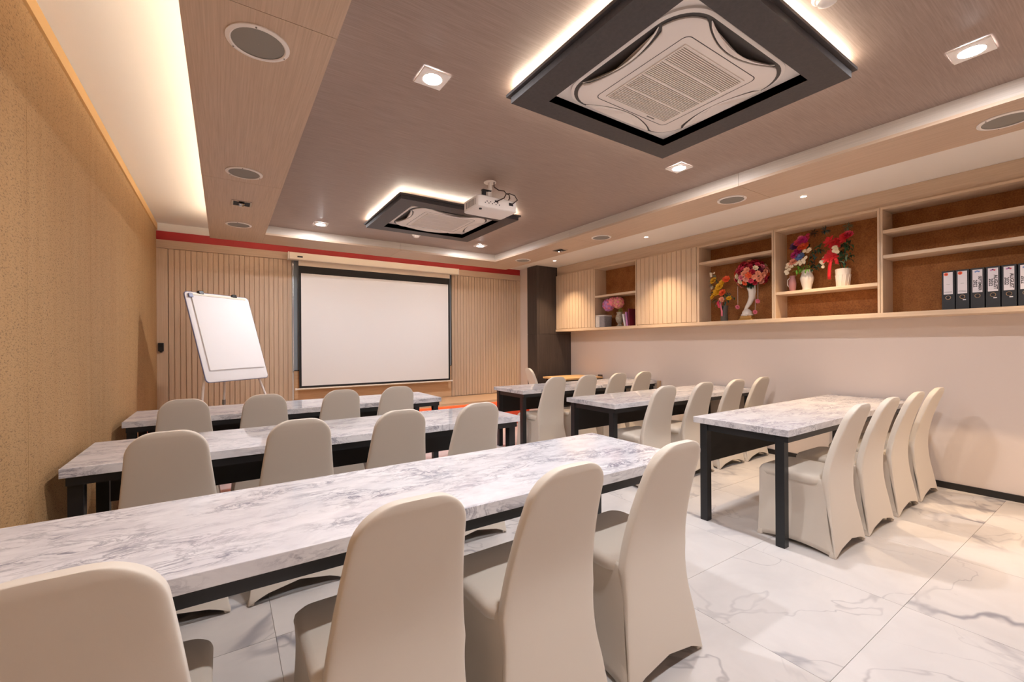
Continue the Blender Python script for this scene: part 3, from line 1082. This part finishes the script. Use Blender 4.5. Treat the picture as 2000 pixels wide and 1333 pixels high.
# poinsettia pot
t = thing('poinsettia_pot', (5.07, 1.735, SB), 'red poinsettias with a red ribbon in a textured white pot', 'flowers')
MB().lathe([(.05, 0), (.054, .006), (.058, .09), (.064, .175), (.058, .18), (.055, .15)], 28).build('pot', 'ceramic', t, smooth=True)
for k in range(12):
    a = 2 * pi * k / 12
    MB().tube([(.0535 * cos(a), .0535 * sin(a), .012), (.061 * cos(a + .25), .061 * sin(a + .25), .12)], .003, 5).build('relief', 'ceramic', t, smooth=True)
for (y, z, sc) in ((.09, .46, 1.1), (.03, .44, 1.15), (.06, .41, .9), (.08, .33, 1.0), (.11, .29, .9), (.05, .30, .8), (-.02, .47, .8)):
    put_flower(t, STAR, (-.06 + jit(.02), y, z), (-1, jit(.5), .25 + jit(.3)), sc)
for k, (y, z) in enumerate(((-.06, .50), (-.045, .49), (-.075, .49), (-.06, .475))):
    put_flower(t, BLOOM['red' if k % 2 else 'rose'], (-.06, y, z), (-1, jit(.4), .6), 1.1)
for k in range(8):
    put_flower(t, DAISY, (-.085, .03 + jit(.02), .36 + jit(.03)), (-1, jit(.4), jit(.4)), .9)
    put_flower(t, DAISY, (-.05, .15 + jit(.02), .26 + jit(.05)), (-1, jit(.4), jit(.4)), .8)
for k in range(60):
    put_leaf(t, R_.choice(['leaf', 'dark', 'leaf', 'sage']), (-.02 + jit(.03), -.02 + jit(.045), .20 + R_.random() * .24), (-.4 + jit(.4), jit(.8) - .2, .2 + jit(.7)), R_.uniform(.8, 1.3))
ribbon(t, FC['red'], [(-.07, .06, .30), (-.085, .075, .25), (-.08, .085, .19), (-.075, .09, .12), (-.07, .09, .08)], .030)
ribbon(t, FC['red'], [(-.07, .05, .31), (-.085, .03, .27), (-.08, .02, .22)], .03)
MB().tube([(0, 0, .12), (-.02, -.02, .3), (-.04, -.05, .48)], .004, 6).build('stem', FC['leaf'], t)
MB().tube([(0, 0, .12), (-.02, .03, .3), (-.04, .04, .43)], .004, 6).build('stem', FC['leaf'], t)

for (y, z, knd, lab) in ((2.01, 2.437, 'dark', 'darkest spiky air plant at the shelf top, above the mixed bouquet'),
                         (1.905, 2.442, 'teal', 'spiky green air plant at the shelf top between two bouquets'),
                         (1.715, 2.435, 'sage', 'pale green spiky air plant above the poinsettias')):
    t = thing('air_plant', (5.13, y, z), lab, 'plant', 'air plants at the shelf top')
    for k in range(34):
        d = Vector((jit(1) - .3, jit(1), jit(1) - .1)).normalized()
        put_leaf(t, knd, d * .006, d, (.75, .35, .5))
    MB().tube([(0, 0, 0), (.02, 0, .03), (.03, 0, CT - .024 - z)], .0015, 5).build('hook', 'greyvase', t)


# ================================================================== FLIPCHART EASEL
P0 = Vector((-.133, 5.014, .951))
ed = Vector((.769, .639, 0)).normalized()
en = Vector((.639, -.769, 0)).normalized()
al = radians(18)
eu = Vector((-en.x * sin(al), -en.y * sin(al), cos(al)))
ev = ed.cross(eu).normalized()      # board normal towards the room
EB = Vector((.1, 5.3, 0))


def EP(a, b, c):
    return P0 + ed * a + eu * b + ev * c - EB


def eframe(a, b, c):
    m = Matrix((ed, eu, ev)).transposed().to_4x4()
    m.translation = EP(a, b, c)
    return m


t = thing('flipchart_easel', EB, 'white flipchart board on a tripod easel in front of the left slatted panel', 'easel')
o = MB().rings([rrect(.35, .46, .035, 6, -.018), rrect(.353, .463, .037, 6, -.012), rrect(.353, .463, .037, 6, -.004), rrect(.345, .455, .033, 6, 0)]).build('board', 'paper', t, smooth=True)
o.matrix_local = eframe(.35, .46, 0)
o2 = MB().rings([rrect(.354, .464, .037, 6, -.019), rrect(.358, .468, .039, 6, -.014), rrect(.358, .468, .039, 6, -.006), rrect(.354, .464, .037, 6, -.003)], True, False, False).build('rim', 'bluegrey', t, smooth=True)
o2.matrix_local = eframe(.35, .46, 0)
o = Box(-.315, -.345, .002, .315, .435, .010).build('paper_pad', 'paper', t)
o.matrix_local = eframe(.365, .46, 0)
o = MB().add([(-.315, -.350, .011), (.315, -.338, .011), (.315, .435, .011), (-.315, .435, .011), (-.315, -.350, .012), (.315, -.338, .012), (.315, .435, .012), (-.315, .435, .012)],
             [(0, 3, 2, 1), (4, 5, 6, 7), (0, 1, 5, 4), (1, 2, 6, 5), (2, 3, 7, 6), (3, 0, 4, 7)]).build('top_sheet', 'paper', t)
o.matrix_local = eframe(.365, .46, 0)
o = Box(-.30, .425, .002, .30, .445, .018).build('clamp_bar', 'case', t, bevel=.003)
o.matrix_local = eframe(.35, .46, 0)
for a in (-.20, .17):
    o = Box(a - .025, .440, -.012, a + .025, .475, .024).build('clip', 'black', t, bevel=.005)
    o.matrix_local = eframe(.35, .46, 0)
o = Box(-.33, .40, .001, -.29, .44, .02).build('hook', 'bluegrey', t, bevel=.003)
o.matrix_local = eframe(.35, .46, 0)


def leg(p, q, lab='leg'):
    p, q = Vector(p), Vector(q)
    m = p + (q - p) * .5
    a = MB().tube([p, m], .012, 12).build('leg', 'plastic', t, smooth=True)
    MB().tube([m - (m - p).normalized() * .02, m + (q - m).normalized() * .03], .016, 12).build('collar', 'spkgrey', a, smooth=True)
    MB().tube([m, q], .009, 12).build('lower_leg', 'chrome', a, smooth=True)
    MB().lathe([(.012, 0), (.014, .006), (.011, .03)], 12, (q.x, q.y, q.z)).build('rubber_foot', 'black', a, smooth=True)


leg(EP(.16, .5, -.035), Vector((-.235, 4.86, .002)) - EB)
leg(EP(.54, .5, -.035), Vector((.62, 5.40, .002)) - EB)
leg(EP(.35, .5, -.04), Vector((-.02, 5.58, .002)) - EB)
o = Box(-.25, .02, -.04, .25, .06, -.02).build('cross_bar', 'plastic', t, bevel=.004)
o.matrix_local = eframe(.35, .48, 0)


# ================================================================== CEILING FITTINGS
def make_downlight(x, y, label, lit=True):
    t = thing('downlight', (x, y, ZC), label, 'ceiling light', 'square ceiling downlights')
    h, r = .068, .043
    rings = []
    n = 32

    def sq(hh, z):
        out = []
        for k in range(n):
            a = 2 * pi * k / n
            m = max(abs(cos(a)), abs(sin(a)))
            out.append((hh * cos(a) / m, hh * sin(a) / m, z))
        return out

    def ci(rr, z):
        return [(rr * cos(2 * pi * k / n), rr * sin(2 * pi * k / n), z) for k in range(n)]
    MB().rings([sq(h, -.0005), sq(h, -.0085), ci(r + .002, -.0098), ci(r, -.004)], True, False, False).build('bezel', 'plastic', t)
    MB().lathe([(r, -.004), (r * .96, -.0075), (r * .8, -.0100), (r * .45, -.0118), (.001, -.0122)], n).build('lens', 'lens', t, smooth=True)
    return t


make_downlight(.856, 1.975, 'square downlight between the left beam and the near air conditioner')
make_downlight(2.796, .468, 'square downlight nearest the upper right picture corner')
make_downlight(2.82, 1.983, 'square downlight just beyond the near air conditioner corner, by the right beam')
make_downlight(.871, 5.005, 'square downlight near the back left corner of the brown ceiling')
make_downlight(2.822, 4.981, 'square downlight near the back right corner of the brown ceiling')
make_downlight(.856, .468, 'square downlight over the viewer beside the left beam, out of the picture')

for y, lab in ((1.855, 'small warm spotlight above the poinsettia shelf, nearest the viewer'), (3.67, 'small warm spotlight above the middle slatted cabinet'),
               (5.524, 'small warm spotlight above the cabinet by the dark column'), (.04, 'small warm spotlight above the binders, out of the picture')):
    t = thing('spotlight', (4.525, y, ZR), lab, 'ceiling light', 'small warm ceiling spotlights')
    MB().lathe([(.036, -.0005), (.036, -.004), (.026, -.006), (.024, -.002)], 24, caps=False).build('bezel', 'plastic', t, smooth=True)
    MB().lathe([(.024, -.003), (.024, -.002)], 24).build('lens', 'warmlens', t)
    area_light('lamp', t, (0, 0, -.008), .045, SPOT_W, WARM_C, 84)

SPL = [(.120, 1.992, 'largest round ceiling speaker, in the left beam'), (.124, 3.544, 'round ceiling speaker in the middle of the left beam, before the square fitting'),
       (.128, 5.079, 'round ceiling speaker at the far end of the left beam'),
       (3.557, .467, 'round ceiling speaker in the right beam at the right picture edge'), (3.562, 2.002, 'second nearest round ceiling speaker in the right beam'),
       (3.566, 3.517, 'third round ceiling speaker in the right beam, before the square fitting'), (3.575, 5.073, 'round ceiling speaker at the far end of the right beam')]
for x, y, lab in SPL:
    t = thing('ceiling_speaker', (x, y, ZS), lab, 'speaker', 'round ceiling speakers')
    MB().lathe([(.112, -.0005), (.112, -.005), (.098, -.009), (.093, -.006)], 40, caps=False).build('rim', 'plastic', t, smooth=True)
    MB().lathe([(.094, -.004), (.05, -.006), (.001, -.0065)], 40, caps=False).build('grille', 'spkgrey', t, smooth=True)
    for k in range(3):
        a = 2 * pi * k / 3 + .4
        MB().lathe([(.003, -.010), (.003, -.006)], 8, (.104 * cos(a), .104 * sin(a), 0)).build('screw', 'spkgrey', t)

for x, y, lit, lab in ((.130, 4.304, False, 'square recessed spot fitting without glow in the left beam'),
                       (3.60, 4.277, True, 'square recessed spot fitting with shiny lamps in the right beam')):
    t = thing('recessed_spot', (x, y, ZS), lab, 'ceiling light', 'square recessed spot fittings')
    h = .072
    for (a, b, c, d) in ((-h, -h, h, -h + .012), (-h, h - .012, h, h), (-h, -h + .012, -h + .012, h - .012), (h - .012, -h + .012, h, h - .012)):
        Box(a, b, -.007, c, d, -.0005).build('frame_bar', 'chrome', t)
    Box(-h + .012, -h + .012, -.003, h - .012, h - .012, -.0006).build('recess', 'screenblack', t)
    for k in (-1, 1):
        g = MB().lathe([(.004, .0), (.016, -.006), (.023, -.016), (.020, -.016), (.012, -.007)], 16, (.0, .026 * k, -.002)).build('reflector', 'chrome', t, smooth=True)
        MB().lathe([(.001, -.004), (.007, -.008), (.006, -.015), (.001, -.018)], 12, (.0, .026 * k, -.002)).build('bulb', 'warmlens' if lit and k == 1 else 'plastic', g, smooth=True)

for x, y, lab in ((1.897, 4.876, 'small white smoke detector between the far air conditioner and the back beam'),
                  (1.889, .690, 'small white smoke detector at the top picture edge beyond the dark frame')):
    y2 = y
    t = thing('smoke_detector', (x, y2, ZC), lab, 'detector', 'white smoke detectors')
    MB().lathe([(.05, -.0005), (.05, -.012), (.042, -.02)], 24).build('base', 'plastic', t, smooth=True)
    MB().lathe([(.036, -.02), (.032, -.034), (.02, -.04)], 24).build('head', 'plastic', t, smooth=True)


def cover_outline(hx, hy, r, dent, span, z, n=10):
    pts = []
    base = []
    for sx, sy, a0 in ((1, 1, 0), (-1, 1, pi / 2), (-1, -1, pi), (1, -1, 3 * pi / 2)):
        for k in range(n + 1):
            a = a0 + (pi / 2) * k / n
            base.append((sx * (hx - r) + r * cos(a), sy * (hy - r) + r * sin(a)))
    m = len(base)
    for i in range(m):
        a, b = base[i], base[(i + 1) % m]
        L = sqrt((a[0] - b[0]) ** 2 + (a[1] - b[1]) ** 2)
        k = 14 if L > .1 else 1
        for j in range(k):
            x, y = a[0] + (b[0] - a[0]) * j / k, a[1] + (b[1] - a[1]) * j / k
            if abs(abs(y) - hy) < 1e-4 and abs(x) < span:
                y -= math.copysign(dent * cos(pi * x / (2 * span)) ** .8, y)
            elif abs(abs(x) - hx) < 1e-4 and abs(y) < span:
                x -= math.copysign(dent * cos(pi * y / (2 * span)) ** .8, x)
            pts.append((x, y, z))
    return pts


def make_aircon(x0, x1, y0, y1, lab_f, lab_a):
    cx, cy = (x0 + x1) / 2, (y0 + y1) / 2
    HX, HY = (x1 - x0) / 2, (y1 - y0) / 2
    f = thing('ceiling_frame', (cx, cy, ZC), lab_f, 'ceiling frame', 'dark ceiling frames')
    zl, zb = -.050, -.082
    ix, iy = .452, .40
    e = .018
    for (a, b, c, d) in ((-HX, -HY, HX, -HY + .07), (-HX, HY - .07, HX, HY), (-HX, -HY + .07, -HX + .07, HY - .07), (HX - .07, -HY + .07, HX, HY - .07)):
        Box(a, b, zl, c, d, zl + .014).build('lip_board', 'frame', f)
    for (a, b, c, d) in ((-HX + e, -HY + e, HX - e, -iy), (-HX + e, iy, HX - e, HY - e), (-HX + e, -iy, -ix, iy), (ix, -iy, HX - e, iy)):
        Box(a, b, zb, c, d, -.0365).build('frame_board', 'frame', f)
    for (a, b, c, d) in ((-ix - .004, -iy - .004, ix + .004, -iy), (-ix - .004, iy, ix + .004, iy + .004), (-ix - .004, -iy, -ix, iy), (ix, -iy, ix + .004, iy)):
        Box(a, b, zb + .002, c, d, -.001).build('inner_board', 'charcoal', f)
    q = .026
    for (a, b, c, d) in ((-HX + q, -HY + q, HX - q, -HY + q + .008), (-HX + q, HY - q - .008, HX - q, HY - q),
                         (-HX + q, -HY + q + .01, -HX + q + .008, HY - q - .01), (HX - q - .008, -HY + q + .01, HX - q, HY - q - .01)):
        Box(a, b, -.035, c, d, -.030).build('led_strip', 'frameled', f)
    t = thing('air_conditioner', (cx, cy, ZC), lab_a, 'air conditioner', 'ceiling cassette air conditioners')
    Box(-ix + .001, -iy + .001, -.040, ix - .001, iy - .001, -.002).build('panel', 'plastic', t)
    bx, by = .415, .375
    MB().rings([cover_outline(bx, by, .16, 0, .3, -.0401), cover_outline(bx, by, .16, 0, .3, -.050), cover_outline(bx - .012, by - .012, .15, 0, .3, -.055)]).build('body', 'plastic', t, smooth=True)
    # curved outlet slots with flaps
    for (ax, hy, sp) in ((0, by - .014, .265), (1, bx - .014, .235)):
        for s in (-1, 1):
            fo, fi = [], []
            m = 16
            for k in range(m + 1):
                u = -sp + 2 * sp * k / m
                dn = .085 * cos(pi * u / (2 * sp)) ** .8 if abs(u) < sp else 0
                fi.append((u * .92, s * (hy - .012 - dn * .78), -.0585)); fo.append((u * .92, s * (hy - .008 - dn * .36), -.0585 - .30 * dn))
            sw = (lambda p, z: (p[0], p[1], p[2] + z)) if ax == 0 else (lambda p, z: (p[1], p[0], p[2] + z))
            MB().rings([[sw(p, 0) for p in fo + fi[::-1]], [sw(p, -.0025) for p in fo + fi[::-1]]]).build('louver', 'plastic', t)
    MB().rings([cover_outline(bx - .014, by - .014, .15, 0, .3, -.0548), cover_outline(bx - .014, by - .014, .15, 0, .3, -.0556)]).build('outlet_groove', 'slot', t)
    MB().rings([cover_outline(bx - .030, by - .030, .14, .070, .255, -.0557), cover_outline(bx - .030, by - .030, .14, .070, .255, -.062),
                cover_outline(bx - .038, by - .038, .135, .070, .255, -.067)]).build('cover', 'plastic', t, smooth=True, angle=50)
    gx, gy = .222, .218
    MB().rings([rrect(gx + .045, gy + .045, .03, 5, -.0672), rrect(gx + .045, gy + .045, .03, 5, -.0675), rrect(gx + .041, gy + .041, .028, 5, -.0675), rrect(gx + .041, gy + .041, .028, 5, -.0672)], True, False, False).build('seam', 'slot', t)
    g = Box(-gx, -gy, -.0685, gx, gy, -.0672).build('grille', 'plasticdim', t)
    mb = MB()
    nb = 44
    for k in range(nb):
        y = -gy + 2 * gy * (k + .5) / nb
        mb.box(-gx, y - .0026, -.0715, gx, y + .0016, -.0685)
    ob = mb.build('grille_bars', 'plastic', g)
    ob['kind'] = 'stuff'
    for k in range(1, 4):
        y = -gy + 2 * gy * k / 4
        Box(-gx, y - .004, -.0735, gx, y + .004, -.0686).build('grille_divider', 'plastic', g)
    for (a, b, c, d) in ((-gx - .006, -gy - .006, gx + .006, -gy), (-gx - .006, gy, gx + .006, gy + .006), (-gx - .006, -gy, -gx, gy), (gx, -gy, gx + .006, gy)):
        Box(a, b, -.0730, c, d, -.0672).build('grille_edge', 'plastic', g)
    Box(.10, gy + .018, -.0690, .16, gy + .024, -.0672).build('indicator', 'spkgrey', t)


make_aircon(1.205, 2.445, .775, 1.85, 'large dark ceiling frame with glowing edges near the viewer', 'white cassette air conditioner in the near dark ceiling frame')
make_aircon(1.222, 2.445, 3.50, 4.61, 'dark ceiling frame with glowing edges farther away, behind the projector', 'white cassette air conditioner in the far dark ceiling frame')

# projector
t = thing('projector', (1.79, 2.995, 2.35), 'white projector hanging from the brown ceiling on a short mount', 'projector')
rr = [rrect(.178 - d, .123 - d, .022, 5, z) for z, d in ((0, .006), (.006, 0), (.082, 0), (.09, .008))]
b = MB().rings(rr).build('body', 'plastic', t, smooth=True)
for k in range(9):
    Box(-.12 + k * .016, -.1245, .030 + (k % 2) * .012, -.112 + k * .016, -.1225, .037 + (k % 2) * .012).build('port', 'ink', b)
Box(-.03, -.1245, .05, .0, -.1225, .064).build('socket', 'screenblack', b)
Box(.10, -.1245, .045, .14, -.1225, .068).build('power_inlet', 'ink', b)
for k in range(8):
    Box(-.1790, -.08 + k * .02, .02, -.1775, -.07 + k * .02, .07).build('vent_slot', 'spkgrey', b)
MB().tube([(.07, .123, .045), (.07, .150, .045)], [.032, .028], 20).build('lens_barrel', 'screenblack', b, smooth=True)
MB().lathe([(.012, -.008), (.012, .002)], 12, (-.13, -.07, 0)).build('foot', 'black', t, smooth=True)
Box(-.06, -.05, .09, .07, .06, .097).build('mount_plate', 'plastic', t, bevel=.002)
MB().tube([(.0, .0, .095), (.0, .0, .25)], .016, 14).build('mount_pole', 'plastic', t, smooth=True)
MB().lathe([(.05, .244), (.05, .2498)], 20).build('ceiling_plate', 'plastic', t, smooth=True)
MB().tube([(-.02, -.02, .10), (-.03, -.03, .14), (-.01, -.015, .19)], .020, 10).build('ball_joint', 'plastic', t, smooth=True)
Box(-.10, -.06, .155, -.02, -.03, .160).build('bracket', 'blackwood', t)
Box(-.10, -.06, .10, -.07, -.035, .152).build('adapter', 'black', t, bevel=.003)
MB().tube([(.02, -.03, .25), (.018, -.032, .205), (.05, -.05, .18), (.09, -.07, .175), (.10, -.085, .15), (.06, -.115, .10), (.0, -.135, .065), (-.02, -.126, .055)], .0042, 8).build('cable', 'cable', t, smooth=True)
MB().tube([(.10, -.085, .15), (.13, -.09, .155), (.165, -.11, .14), (.178, -.13, .10), (.13, -.14, .062), (.12, -.126, .056)], .0042, 8).build('cable', 'cable', t, smooth=True)
MB().tube([(.10, -.085, .15), (.118, -.10, .14), (.12, -.105, .11), (.10, -.118, .09)], .0042, 8).build('cable', 'cable', t, smooth=True)

# wall fittings on the right
t = thing('wall_socket', (XR - .001, 5.266, .70), 'small brown socket on the wall beside the plain wooden table', 'socket')
Box(-.012, -.05, 0, 0, .05, .075).build('plate', 'socket', t, bevel=.003)
for k in (-1, 1):
    Box(-.0135, .024 * k - .012, .024, -.0115, .024 * k + .012, .050).build('outlet', 'ink', t)
t = thing('cable_box', (XR - .001, 4.075, .60), 'beige cable box on the wall beside the farthest right table end', 'box')
Box(-.03, -.03, 0, 0, .02, .15).build('housing', 'beigebox', t, bevel=.003)
Box(-.034, -.024, .02, -.030, .014, .12).build('lid', 'beigebox', t, bevel=.001)
